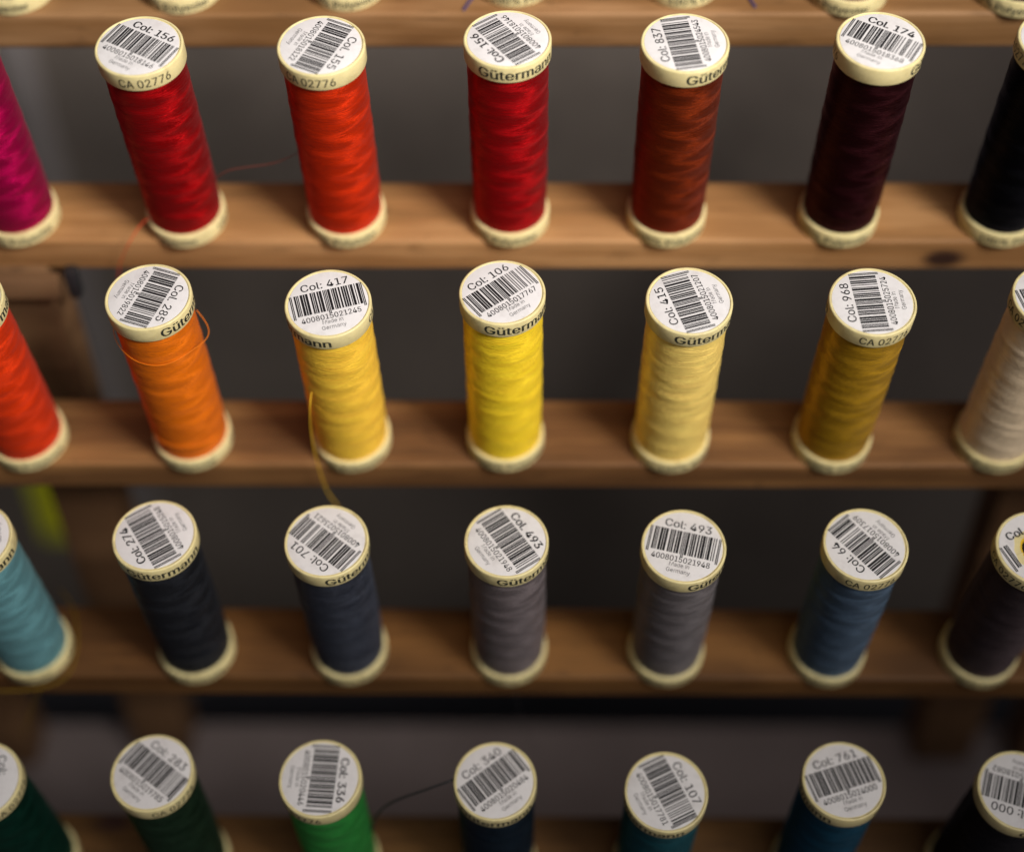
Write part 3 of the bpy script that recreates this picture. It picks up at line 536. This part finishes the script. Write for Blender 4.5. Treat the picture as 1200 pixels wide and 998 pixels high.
    r''',2,58,3,2,59,58,1,59,2,1,0,59]],"t":[223,[200,373,200,321,6,321,6,373,64,463,124,463,124,96,126,75,134,60,147,52,167,49,174,49,182,50,191,51,198,53,209,2,200,-1,189,-3,177,-4,165,-4,123,2,90,21,70,51,64,91],[23,5,4,23,6,5,2,0,3,2,1,0,23,7,6,22,7,23,22,8,7,22,9,8,13,15,14,22,10,9,12,15,13,21,10,22,11,15,12,10,15,11,21,15,10,20,15,21,19,15,20,19,16,15,19,17,16,19,18,17]],"y":[383,[47,-136,60,-84,70,-86,87,-88,102,-87,116,-82,128,-73,139,-57,148,-35,160,-1,17,373,83,373,162,152,174,119,184,85,193,52,202,20,181,20,190,52,199,85,209,119,220,152,300,373,365,373,201,-57,188,-84,173,-105,156,-122,137,-133,115,-140,90,-143,76,-142,63,-141,54,-139],[9,11,10,9,12,11,21,23,22,21,24,23,9,13,12,20,24,21,19,16,20,16,24,20,9,14,13,18,15,19,15,16,19,9,18,14,18,15,14,9,17,18,9,16,17,9,24,16,8,24,9,7,24,8,7,25,24,6,25,7,5,25,6,4,25,5,4,26,25,0,2,1,0,3,2,3,26,4,0,26,3,0,27,26,0,28,27,0,29,28,33,29,0,32,29,33,32,30,29,31,30,32]],"\u00fc":[403,[131,435,116,438,103,447,94,460,91,475,94,490,103,503,116,512,131,514,146,512,159,503,168,490,170,475,168,460,159,447,146,438,179,-5,144,-1,113,11,87,30,68,58,56,93,52,137,52,373,112,373,112,142,117,103,135,74,161,55,197,49,222,52,245,61,264,75,279,95,288,120,291,150,291,373,351,373,351,0,293,0,293,90,302,90,281,46,253,17,218,0,272,435,257,438,244,447,235,460,232,475,235,490,244,503,257,512,272,514,287,512,300,503,309,490,312,475,309,460,300,447,287,438],[22,24,23,22,25,24,35,37,36,35,38,37,34,38,35,22,26,25,21,26,22,33,41,34,41,38,34,21,27,26,32,40,33,40,41,33,20,27,21,32,42,40,42,39,40,42,38,41,31,42,32,20,28,27,30,42,31,19,28,20,19,29,28,29,42,30,19,42,29,19,43,42,39,38,42,18,43,19,18,44,43,17,44,18,17,16,44,52,54,53,51,54,52,51,55,54,50,55,51,50,56,55,50,57,56,49,57,50,48,57,49,48,58,57,47,58,48,47,59,58,46,59,47,46,60,59,45,60,46,7,9,8,6,9,7,6,10,9,5,10,6,5,11,10,5,12,11,4,12,5,3,12,4,3,13,12,2,13,3,2,14,13,1,14,2,1,15,14,0,15,1]],"1d":[413,[90,57,196,57,196,439,82,414,82,475,195,500,263,500,263,57,366,57,366,0,90,0],[4,6,5,4,2,6,2,7,6,3,2,4,1,7,2,10,1,0,10,7,1,10,8,7,10,9,8]]}'''))


def text_raw(s, wide_one=False):
    """Flat triangulated text, cap height 1, starting at x = 0: (verts, faces, width)."""
    V, F = [], []
    x = 0.0
    for ch in s:
        if ch == ' ':
            x += 0.38
            continue
        adv, pts, tri = GLYPHS['1d' if (ch == '1' and wide_one) else ch]
        b = len(V)
        V += [(x + pts[i] / 500, pts[i + 1] / 500) for i in range(0, len(pts), 2)]
        F += [(tri[i] + b, tri[i + 1] + b, tri[i + 2] + b) for i in range(0, len(tri), 3)]
        x += adv / 500
    x0 = min(v[0] for v in V)
    x1 = max(v[0] for v in V)
    return [(a_ - x0, y) for a_, y in V], F, x1 - x0


def flat_text(s, cap, width=None, cx=0.0, cy=0.0, bold=0.0):
    """Text lying in the xy plane, centred at (cx, cy), in mm: a list of (verts, faces, layer)."""
    vs_, fs, wd = text_raw(s, True)
    sx = cap if width is None else width / wd
    out = []
    for q, dx in enumerate((0,) if not bold else (-bold, 0, bold)):
        out.append(([((x - wd / 2) * sx + cx + dx, (y - 0.5) * cap + cy) for x, y in vs_], fs, q * 0.006))
    return out


def join2(name, layers, mat):
    V, F = [], []
    for co, fs, z in layers:
        b = len(V)
        V += [(x * MM, y * MM, z * MM) for x, y in co]
        F += [tuple(i + b for i in f) for f in fs]
    return mesh_from(name, V, F, False, mat)


def wrap_text(name, s, cap, width, R, z, bold=0.0, mat=None):
    """Text wrapped round a cylinder, centred at the front (-y)."""
    vs_, fs, wd = text_raw(s)
    bm = bmesh.new()
    for q, dx in enumerate((0,) if not bold else (-bold, 0, bold)):
        bv = [bm.verts.new(((x / wd - 0.5) * width + dx, (y - 0.5) * cap, q * 0.006)) for x, y in vs_]
        for f in fs:
            try:
                bm.faces.new([bv[i] for i in f])
            except ValueError:
                pass
    x = -width / 2 + 0.45
    while x < width / 2:
        bmesh.ops.bisect_plane(bm, geom=bm.verts[:] + bm.edges[:] + bm.faces[:], plane_co=(x, 0, 0), plane_no=(1, 0, 0), dist=1e-5)
        x += 0.45
    for v in bm.verts:
        a_ = v.co.x / R
        rr = R + v.co.z
        v.co = Vector((rr * math.sin(a_), -rr * math.cos(a_), z + v.co.y)) * MM
    me = bpy.data.meshes.new(name)
    bm.to_mesh(me)
    bm.free()
    if mat:
        me.materials.append(mat)
    return me


LC = ['0001101', '0011001', '0010011', '0111101', '0100011', '0110001', '0101111', '0111011', '0110111', '0001011']
PAR = ['LLLLLL', 'LLGLGG', 'LLGGLG', 'LLGGGL', 'LGLLGG', 'LGGLLG', 'LGGGLL', 'LGLGLG', 'LGLGGL', 'LGGLGL']


def ean_bits(d):
    out = '101'
    for i, c in enumerate(d[1:7]):
        p = LC[int(c)]
        if PAR[int(d[0])][i] == 'G':
            p = ''.join('1' if q == '0' else '0' for q in p)[::-1]
        out += p
    out += '01010'
    for c in d[7:13]:
        out += ''.join('1' if q == '0' else '0' for q in LC[int(c)])
    return out + '101'


def barcode_mesh(digits, width=18.6, top=4.3, bot=-2.5, guard=0.8):
    bits = ean_bits(digits)
    mw = width / len(bits)
    V, F = [], []
    i = 0
    while i < len(bits):
        if bits[i] == '0':
            i += 1
            continue
        j = i
        while j < len(bits) and bits[j] == '1':
            j += 1
        x0, x1 = -width / 2 + i * mw - 0.03, -width / 2 + j * mw + 0.03
        lo = bot - guard if (i < 3 or i > 91 or 45 <= i <= 49) else bot
        b = len(V)
        V += [(x0 * MM, lo * MM, 0), (x1 * MM, lo * MM, 0), (x1 * MM, top * MM, 0), (x0 * MM, top * MM, 0)]
        F.append((b, b + 1, b + 2, b + 3))
        i = j
    return mesh_from('barcode', V, F, False, INK)


# ------------------------------------------------------------------ spools
H, R = 64.3, 11.0
CAPT = 5.0


def flange_profile(z0, z1, hole, up):
    """Cream end of a spool from z0 (thread side) to z1 (outer side)."""
    s = 1 if up else -1
    e = 0.40
    pr = [(hole, z0), (R - 0.5, z0), (R - 0.12, z0 + s * 0.12), (R, z0 + s * 0.4),
          (R, z0 + s * (CAPT - e)), (R - 0.06, z0 + s * (CAPT - 0.2)), (R - 0.2, z0 + s * (CAPT - 0.06)), (R - e, z0 + s * CAPT),
          (R - 0.58, z0 + s * CAPT), (R - 0.64, z0 + s * (CAPT - 0.04)), (R - 0.7, z0 + s * (CAPT - 0.24)), (hole + 0.3, z0 + s * (CAPT - 0.24)), (hole, z0 + s * (CAPT - 0.6)), (hole, z0)]
    return pr if not up else pr[::-1]


TOPF = lathe('top_flange', flange_profile(H - CAPT, H, 3.9, True), mat=CREAM)
TOPF2 = lathe('top_flange', flange_profile(H - CAPT, H, 4.4, True), mat=CREAM)
BOTF = lathe('bottom_flange', flange_profile(CAPT, 0, 3.9, False), mat=CREAM)
LABEL = lathe('paper_label', [(0.0005, 0), (5, 0), (10.02, 0), (10.11, -0.03), (10.13, -0.11), (0.0005, -0.11)], mat=PAPER)
ZLAB = H - 0.12


def torn_label():
    n = 96
    V, F = [], []
    rnd = random.Random(3)
    ph = [rnd.uniform(0, 6.28) for _ in range(5)]
    for i in range(n):
        a_ = 2 * math.pi * i / n
        ri = 6.35 + 0.35 * math.sin(2 * a_ + ph[0]) + 0.22 * math.sin(5 * a_ + ph[1]) + 0.14 * math.sin(11 * a_ + ph[2])
        for rr, z in ((ri, 0), (10.15, 0), (10.22, -0.1), (ri - 0.05, -0.11)):
            V.append((rr * math.cos(a_) * MM, rr * math.sin(a_) * MM, z * MM))
    for i in range(n):
        j = (i + 1) % n
        for k in range(4):
            k2 = (k + 1) % 4
            F.append((i * 4 + k, i * 4 + k2, j * 4 + k2, j * 4 + k))
    return mesh_from('paper_label', V, F, False, PAPER)


def winding_mesh(seed):
    rnd = random.Random(seed)
    n, k = 112, 120
    z0, z1 = CAPT + 0.02, H - CAPT - 0.02
    ph = [rnd.uniform(0, 6.28) for _ in range(10)]
    l1, l2, l3, l4 = rnd.uniform(5.0, 6.2), rnd.uniform(3.6, 4.4), rnd.uniform(8, 11), rnd.uniform(2.2, 2.8)
    V, F, UV = [], [], []
    for j in range(k + 1):
        z = z0 + (z1 - z0) * j / k
        tt = (z - z0) / (z1 - z0)
        env = min(1, tt / 0.05, (1 - tt) / 0.05)
        for i in range(n):
            a_ = 2 * math.pi * i / n
            s1 = math.sin(2 * math.pi * z / l1 + a_ + ph[0] + 0.8 * math.sin(2 * a_ + ph[5]))
            s2 = math.sin(2 * math.pi * z / l2 - a_ + ph[1] + 0.9 * math.sin(a_ + ph[6]))
            s3 = math.sin(2 * math.pi * z / l3 + 2 * a_ + ph[2])
            s4 = math.sin(2 * math.pi * z / l4 + a_ * 3 + ph[3] + 1.2 * math.sin(2 * math.pi * z / l3 + ph[8]))
            d = 0.05 * s1 * (0.6 + 0.4 * s3) + 0.045 * s2 * (0.5 + 0.5 * math.sin(3 * a_ + ph[4] + z * 0.25)) + 0.05 * s3 + 0.006 * s4
            d *= 0.45 + 0.55 * (1 - max(0, (tt - 0.78) / 0.22))
            r = 10.16 + 0.16 * math.sin(math.pi * tt) + 0.12 * tt + d * env - 0.10 * (1 - env)
            V.append((r * math.cos(a_) * MM, r * math.sin(a_) * MM, z * MM))
    for j in range(k):
        for i in range(n):
            i2 = (i + 1) % n
            F.append((j * n + i, j * n + i2, (j + 1) * n + i2, (j + 1) * n + i))
            u0, u1 = i / n, (i + 1) / n
            v0, v1 = (z1 - z0) * j / k, (z1 - z0) * (j + 1) / k
            UV += [u0, v0, u1, v0, u1, v1, u0, v1]
    me = mesh_from('thread_winding', V, F, True)
    uvl = me.uv_layers.new(name='UVMap')
    uvl.data.foreach_set('uv', UV)
    return me


WINDS = [winding_mesh(s) for s in range(6)]
GLET = wrap_text('rim_lettering', 'G\u00fctermann', 2.8, 21.8, R + 0.02, H - CAPT / 2 - 0.05, bold=0.13, mat=RIMINK)
CLET = wrap_text('rim_lettering', 'CA 02776', 2.45, 13.4, R + 0.02, H - CAPT / 2 - 0.1, bold=0.05, mat=RIMINK)
BLET = [wrap_text('base_lettering', '100% Polyester', 2.3, 22.5, R + 0.02, CAPT / 2, bold=0.09, mat=RIMINK),
        wrap_text('base_lettering', '100 m / 110 yds', 2.3, 21.0, R + 0.02, CAPT / 2, bold=0.09, mat=RIMINK)]
MADE = join2('origin_text', flat_text('Made in', 1.15, 5.2, 0, -5.75) + flat_text('Germany', 1.15, 6.2, 0, -7.5), GREYINK)

# row, column, x, extra v, tilt (deg), thread colour (sRGB as seen lit), number, EAN, label angle, rim word and its angle, label text
S = []


def add(r, c, x, dv, tilt, rgb, num, ean, rot, rim, ang, label):
    S.append((r, c, x, dv, tilt, rgb, num, ean, rot, rim, ang, label))


up = 'spool base on the top slat '
TOPS = [(-140.6, 2.1, 'above the magenta spool at the edge'), (-93.8, 2.3, 'between the magenta and the first red spool'), (-48.3, 3.4, 'above the orange red Col. 155 spool'),
        (-1.9, 5.0, 'above the red spool in the middle'), (44.7, 4.4, 'just above the rust brown spool'), (90.5, 0.7, 'just above the maroon spool'), (136.3, 0.2, 'above the black spool at the edge')]
TOPC = [(120, 60, 110), (170, 60, 110), (190, 80, 120), (200, 120, 130), (160, 60, 80), (110, 40, 70), (60, 30, 60)]
for c, (x, dv, t) in enumerate(TOPS):
    add(0, c, x, dv, 0, TOPC[c], 'Col:', '4008015018146', 20 + 40 * c, 'G', 30 * c - 60, up + t)

add(1, 0, -141.8, 0, 0, (188, 0, 82), 'Col:', '4008015018146', 70, 'G', -40, 'magenta thread spool cut off by the photo edge on the second slat')
add(1, 1, -94.3, 0, -1.2, (178, 4, 12), 'Col: 156', '4008015018146', -29, 'C', 14, 'red spool marked Col: 156 beside the magenta spool')
add(1, 2, -49.0, 0, -1.1, (214, 48, 4), 'Col. 155', '4008015018122', -115, 'C', -13, 'orange red spool marked Col. 155 between the two red spools')
add(1, 3, -2.8, 0, 1.0, (182, 4, 14), 'Col: 156', '4008015018146', 127, 'G', 18, 'red spool marked Col: 156 between the orange red and rust brown spools')
add(1, 4, 41.2, 0, -0.4, (138, 48, 10), 'Col: 837', '4008015024543', 100, 'G', 57, 'rust brown spool marked Col: 837 between red and maroon spools')
add(1, 5, 89.5, 0, 0.1, (36, 7, 12), 'Col. 174', '4008015018368', -31, 'G', 95, 'very dark maroon spool marked Col. 174 beside the black one')
add(1, 6, 134.4, 0, 0.3, (4, 4, 6), 'Col:', '4008015018146', 40, 'G', 120, 'black thread spool cut off by the edge beside the maroon spool')

add(2, 0, -141.5, 0, -1.1, (232, 58, 8), 'Col:', '4008015018122', 60, 'G', 70, 'orange red spool cut off by the edge, beside the orange spool')
add(2, 1, -93.8, 0, 0.3, (226, 112, 8), 'Col. 285', '4008015019822', -109, 'G', 80, 'orange spool marked Col. 285 with a loose loop of thread')
add(2, 2, -48.0, 0, -1.6, (255, 194, 62), 'Col: 417', '4008015021245', 16, 'G', -50, 'golden yellow spool marked Col: 417 with a hanging thread end')
add(2, 3, -4.1, 0, 1.7, (255, 206, 42), 'Col: 106', '4008015017767', 38, 'G', 34, 'bright lemon yellow spool marked Col: 106')
add(2, 4, 43.0, 0, -0.8, (248, 206, 112), 'Col: 415', '4008015021207', 108, 'G', 36, 'pale mustard spool marked Col: 415 beside the lemon yellow spool')
add(2, 5, 89.0, 0, -1.0, (172, 130, 24), 'Col: 968', '4008015025724', 95, 'C', 13, 'dark mustard gold spool marked Col: 968')
add(2, 6, 135.2, 0, 0.2, (222, 200, 170), 'Col:', '4008015018146', 12, 'C', -60, 'beige grey spool cut off by the edge beside the mustard gold spool')

add(3, 0, -143.2, 0, 0.3, (104, 156, 166), 'Col:', '4008015018146', 105, 'G', 25, 'pale teal blue spool at the edge with gold thread round its base')
add(3, 1, -95.0, 0, 1.4, (34, 36, 42), 'Col: 274', '4008015015248', 124, 'G', 23, 'black charcoal spool marked Col: 274 beside the pale teal spool')
add(3, 2, -49.9, 0, 0.1, (38, 42, 54), 'Col: 701', '4008015023621', 142, 'G', 59, 'dark slate spool marked Col: 701 with its label upside down')
add(3, 3, -3.1, 0, 0.2, (122, 112, 116), 'Col. 493', '4008015021948', -55, 'G', 45, 'grey spool marked Col. 493, its label turned steeply, beside the slate spool')
add(3, 4, 42.8, 0, -1.0, (120, 114, 118), 'Col: 493', '4008015021948', -14, 'G', 61, 'grey spool marked Col: 493, its label nearly upright, beside the blue spool')
add(3, 5, 89.8, 0, -0.5, (88, 110, 136), 'Col: 64', '4008015017309', 130, 'C', 3, 'slate blue spool marked Col: 64')
add(3, 6, 134.1, 0, -1.3, (56, 46, 50), 'Col.', '4008015018146', 25, 'C', -57, 'near black spool with a torn label showing a yellow hub')

add(4, 0, -143.0, 0, 0, (0, 44, 34), 'Col:', '4008015018146', -75, 'C', 62, 'dark teal green spool cut off by the edge on the lowest slat')
add(4, 1, -97.5, 0, 2.2, (22, 42, 28), 'Col: 283', '4008015019785', -36, 'C', 42, 'very dark green spool marked Col: 283')
add(4, 2, -52.5, 0, 1.0, (42, 150, 60), 'Col: 336', '4008015020446', -93, 'C', -31, 'bright green spool marked Col: 336')
add(4, 3, -6.1, 0, 0.6, (8, 20, 30), 'Col: 340', '4008015020484', 38, 'G', 2, 'navy black spool marked Col: 340 beside the bright green spool')
add(4, 4, 39.0, 0, -1.8, (0, 76, 88), 'Col: 107', '4008015017781', -64, 'G', -34, 'dark petrol blue spool marked Col: 107')
add(4, 5, 86.0, 0, 1.1, (0, 74, 102), 'Col: 761', '4008015024000', 18, 'G', -80, 'deep blue spool marked Col: 761')
add(4, 6, 131.7, 0, -1.1, (8, 8, 10), 'Col: 000', '4008015018082', 161, 'G', 50, 'black spool marked Col: 000 with its label upside down')

GROUP = {0: 'spools on the top slat', 1: 'spools of reds on the second slat', 2: 'spools of yellows on the third slat', 3: 'spools of greys and blues on the fourth slat', 4: 'spools of greens and blues on the lowest slat'}
ROOT, TMAT = {}, {}
bars = {}
nums = {}
for i, (r, c, x, dv, tilt, rgb, num, ean, rot, rim, ang, label) in enumerate(S):
    root = empty('thread_spool', rk(x, ROW_V[r] + dv, ROW_W[r]), (AL - rad(tilt), 0, 0))
    tag(root, label, 'thread spool', GROUP[r])
    base = lin(*rgb)
    lum = max(base[:3])
    yl = base[1] * 0.7 + base[0] * 0.3          # pale threads scatter more and gloss less
    pale = min(1.0, max(0.0, (yl - 0.08) / 0.32))
    tm = thread_material('thread_%d_%d' % (r, c), base, sheen=0.02 if lum < 0.03 else 0.08, spec=(0.08 if lum < 0.006 else 0.24) if lum < 0.06 else 0.25 + 0.3 * pale, metal=0.5 if lum < 0.06 else 0.7 - 0.5 * pale, lohi=(0.40 + 0.6 * pale, 0.68 + 0.6 * pale))
    ROOT[r, c], TMAT[r, c] = root, tm
    obj('thread_winding', WINDS[i % 6], root, tm, rz=rad(90) + random.uniform(-0.7, 0.7))
    torn = (r, c) == (3, 6)
    tf = obj('top_flange', TOPF2 if torn else TOPF, root)
    gang, cang = (ang, ang + 156) if rim == 'G' else (ang - 156, ang)
    obj('rim_lettering', GLET, tf, rz=rad(gang))
    obj('rim_lettering', CLET, tf, rz=rad(cang))
    bf = obj('bottom_flange', BOTF, root)
    a0 = random.uniform(-40, 40)
    obj('base_lettering', BLET[0], bf, rz=rad(a0))
    obj('base_lettering', BLET[1], bf, rz=rad(a0 + 150))
    torn = (r, c) == (3, 6)
    lb = obj('paper_label', torn_label() if torn else LABEL, root, loc=(random.uniform(-.12, .12) * MM, random.uniform(-.12, .12) * MM, ZLAB * MM), rz=rad(rot))
    if torn:
        lb['label'] = 'white label torn open in the middle'
    z = 0.025 * MM
    if num not in nums:
        wd = 12.2 if len(num) == 8 else (10.4 if len(num) == 7 else 5.4)
        cx = 0.2 if len(num) > 5 else -3.0
        bold = 0.11 if num in ('Col: 156', 'Col. 174', 'Col: 274', 'Col. 493', 'Col: 336', 'Col.') else 0.045
        nums[num] = join2('colour_number', flat_text(num, 2.2, wd, cx, 6.15, bold), INK)
    obj('colour_number', nums[num], lb, loc=(0, 0, z))
    if torn:
        # only the print left round the hole
        V, F = [], []
        for p in barcode_mesh(ean).polygons:
            pass
        bmt = bmesh.new()
        bmt.from_mesh(barcode_mesh(ean))
        kill = [f for f in bmt.faces if abs(f.calc_center_median().x) < 6.6 * MM]
        bmesh.ops.delete(bmt, geom=kill, context='FACES')
        me = bpy.data.meshes.new('barcode')
        bmt.to_mesh(me)
        bmt.free()
        me.materials.append(INK)
        obj('barcode', me, lb, loc=(0, 0, z))
        hub = lathe('hub_ring', [(4.15, -3), (4.15, -0.15), (4.3, 0.02), (5.0, 0.05), (6.1, -0.05), (7.2, -0.15), (7.2, -0.4)], 64, YELLOWPL)
        hb = obj('hub_ring', hub, root, loc=(0, 0, (H - 0.32) * MM))
        for q in range(6):
            me = box_mesh('hub_rib', (2.0, 0.5, 0.3), bevel=0.08, mat=CREAM)
            o = obj('hub_rib', me, hb, rz=q * math.pi / 3 + 0.3)
            aa = q * math.pi / 3 + 0.3
            o.location = (5.4 * math.cos(aa) * MM, 5.4 * math.sin(aa) * MM, 0.02 * MM)
        obj('spool_core', lathe('spool_core', [(0.001, 8), (4.12, 8), (4.12, H - 3.4)], 48, DARKHOLE), root)
    else:
        if ean not in bars:
            bars[ean] = (barcode_mesh(ean), join2('barcode_digits', flat_text(ean, 1.6, 15.2, 0, -4.1, 0.03), INK))
        obj('barcode', bars[ean][0], lb, loc=(0, 0, z))
        obj('barcode_digits', bars[ean][1], lb, loc=(0, 0, z))
        obj('origin_text', MADE, lb, loc=(0, 0, z))


# ------------------------------------------------------------------ loose threads (each a part of its spool)
def loose(r, c, pts, rr=0.17, mat=None, rackframe=True, n=6):
    root = ROOT[r, c]
    row = [s for s in S if s[0] == r and s[1] == c][0]
    if rackframe:
        base = Vector((row[2], ROW_V[r] + row[3], ROW_W[r]))
        inv = Matrix.Rotation(-rad(row[4]), 3, 'X').inverted()
        pts = [inv @ (Vector(p) - base) for p in pts]
    me = tube_mesh('loose_thread', pts, rr, n=n, mat=mat or TMAT[r, c])
    return obj('loose_thread', me, root)


def simple_thread(name, rgb):
    return plain(name, lin(*rgb)[:3], rough=0.6, spec=0.3, var=0.1, vscale=4000)


OR = simple_thread('orange_strand', (222, 120, 12))
YE = simple_thread('yellow_strand', (222, 176, 44))
RE = simple_thread('red_strand', (200, 60, 20))
PK = simple_thread('dull_red_strand', (110, 50, 40))
DK = simple_thread('charcoal_strand', (46, 45, 47))
GO = simple_thread('gold_strand', (128, 98, 14))
# loop round the orange spool
pts = []
for q in range(0, 41):
    t = q / 40
    a_ = rad(-140 + 262 * t)          # from the back left, round the front, to the back right
    rr = 10.5 + 0.9 * math.exp(-((a_ + 1.5) / 0.55) ** 2) + 2.2 * math.exp(-((a_ - 1.6) / 0.42) ** 2)
    zz = 52.6 - 3.4 * math.cos(a_ * 0.9) - 0.4 * math.sin(a_) - 2.6 * math.exp(-((a_ - 1.7) / 0.6) ** 2)
    pts.append((rr * math.sin(a_), -rr * math.cos(a_), zz))
loose(2, 1, pts, 0.10, OR, False)
pts = []
for q in range(0, 16):
    a_ = rad(-60 + 115 * q / 15)
    pts.append((10.42 * math.sin(a_), -10.42 * math.cos(a_), 14.5 - 5.5 * (q / 15) + 1.5 * math.sin(a_ * 1.5)))
loose(2, 1, pts, 0.10, OR, False)
# yellow end that leaves the winding and hangs in front of the slat
loose(2, 2, [(-55.0, -9.0, 36.0), (-55.6, -11.5, 32.3), (-56.5, -11.5, 23.5), (-56.8, -11.7, 13.2), (-56.5, -11.9, 3.3), (-55.6, -11.9, -8.0), (-53.5, -11.5, -17.8), (-52.3, -11.5, -25.5), (-51.5, -11.5, -34)], 0.16, YE)
pts = []
for q in range(0, 12):
    a_ = rad(-55 + 50 * q / 11)
    pts.append((10.3 * math.sin(a_), -10.3 * math.cos(a_), 32.5 - 7.0 * (q / 11)))
loose(2, 2, pts, 0.13, YE, False)
loose(1, 1, [(-100.5, 46.0, 47.5), (-104.9, 40.0, 48.0), (-108.7, 36.0, 44.4), (-111.6, 36.0, 39.1), (-113.7, 36.0, 34.3), (-115.4, 36.0, 28.0)], 0.15, RE)
loose(1, 2, [(-56.5, 46.0, 71.5), (-61.6, 46.0, 67.7), (-67.0, 46.0, 65.2), (-73.7, 46.0, 63.9), (-79.0, 46.0, 62.6), (-83.3, 46.0, 59.3), (-85.4, 46.0, 55.3)], 0.13, PK)
loose(4, 3, [(-41.8, -94.0, -58.6), (-39.9, -94.0, -48.2), (-36.4, -94.0, -39.6), (-31.8, -94.0, -33.7), (-24.9, -94.0, -27.4), (-18.5, -93.0, -23.8), (-16.8, -92.0, -24.6)], 0.36, DK)
loose(3, 0, [(-139.6, -25.4, -43.0), (-135.1, -30.6, -43.0), (-132.1, -38.3, -43.0), (-130.9, -46.7, -43.0), (-132.3, -54.1, -43.0), (-139.1, -57.9, -43.0), (-150.9, -58.8, -43.0), (-154.9, -57.7, -43.0)], 0.22, GO)
loose(3, 0, [(-139.1, -57.9, -43.0), (-144.5, -57.0, -54.6), (-149.8, -57.0, -67.1), (-155.3, -57.0, -80.2)], 0.2, GO)
loose(3, 3, [(-1.2, -56.0, -46.9), (-0.3, -56.0, -60.2), (1.7, -56.0, -76.1), (6.0, -56.0, -95.7)], 0.10, DK)

sc.render.engine = 'CYCLES'
sc.cycles.max_bounces = 8
sc.cycles.use_denoising = True
sc.cycles.use_adaptive_sampling = False
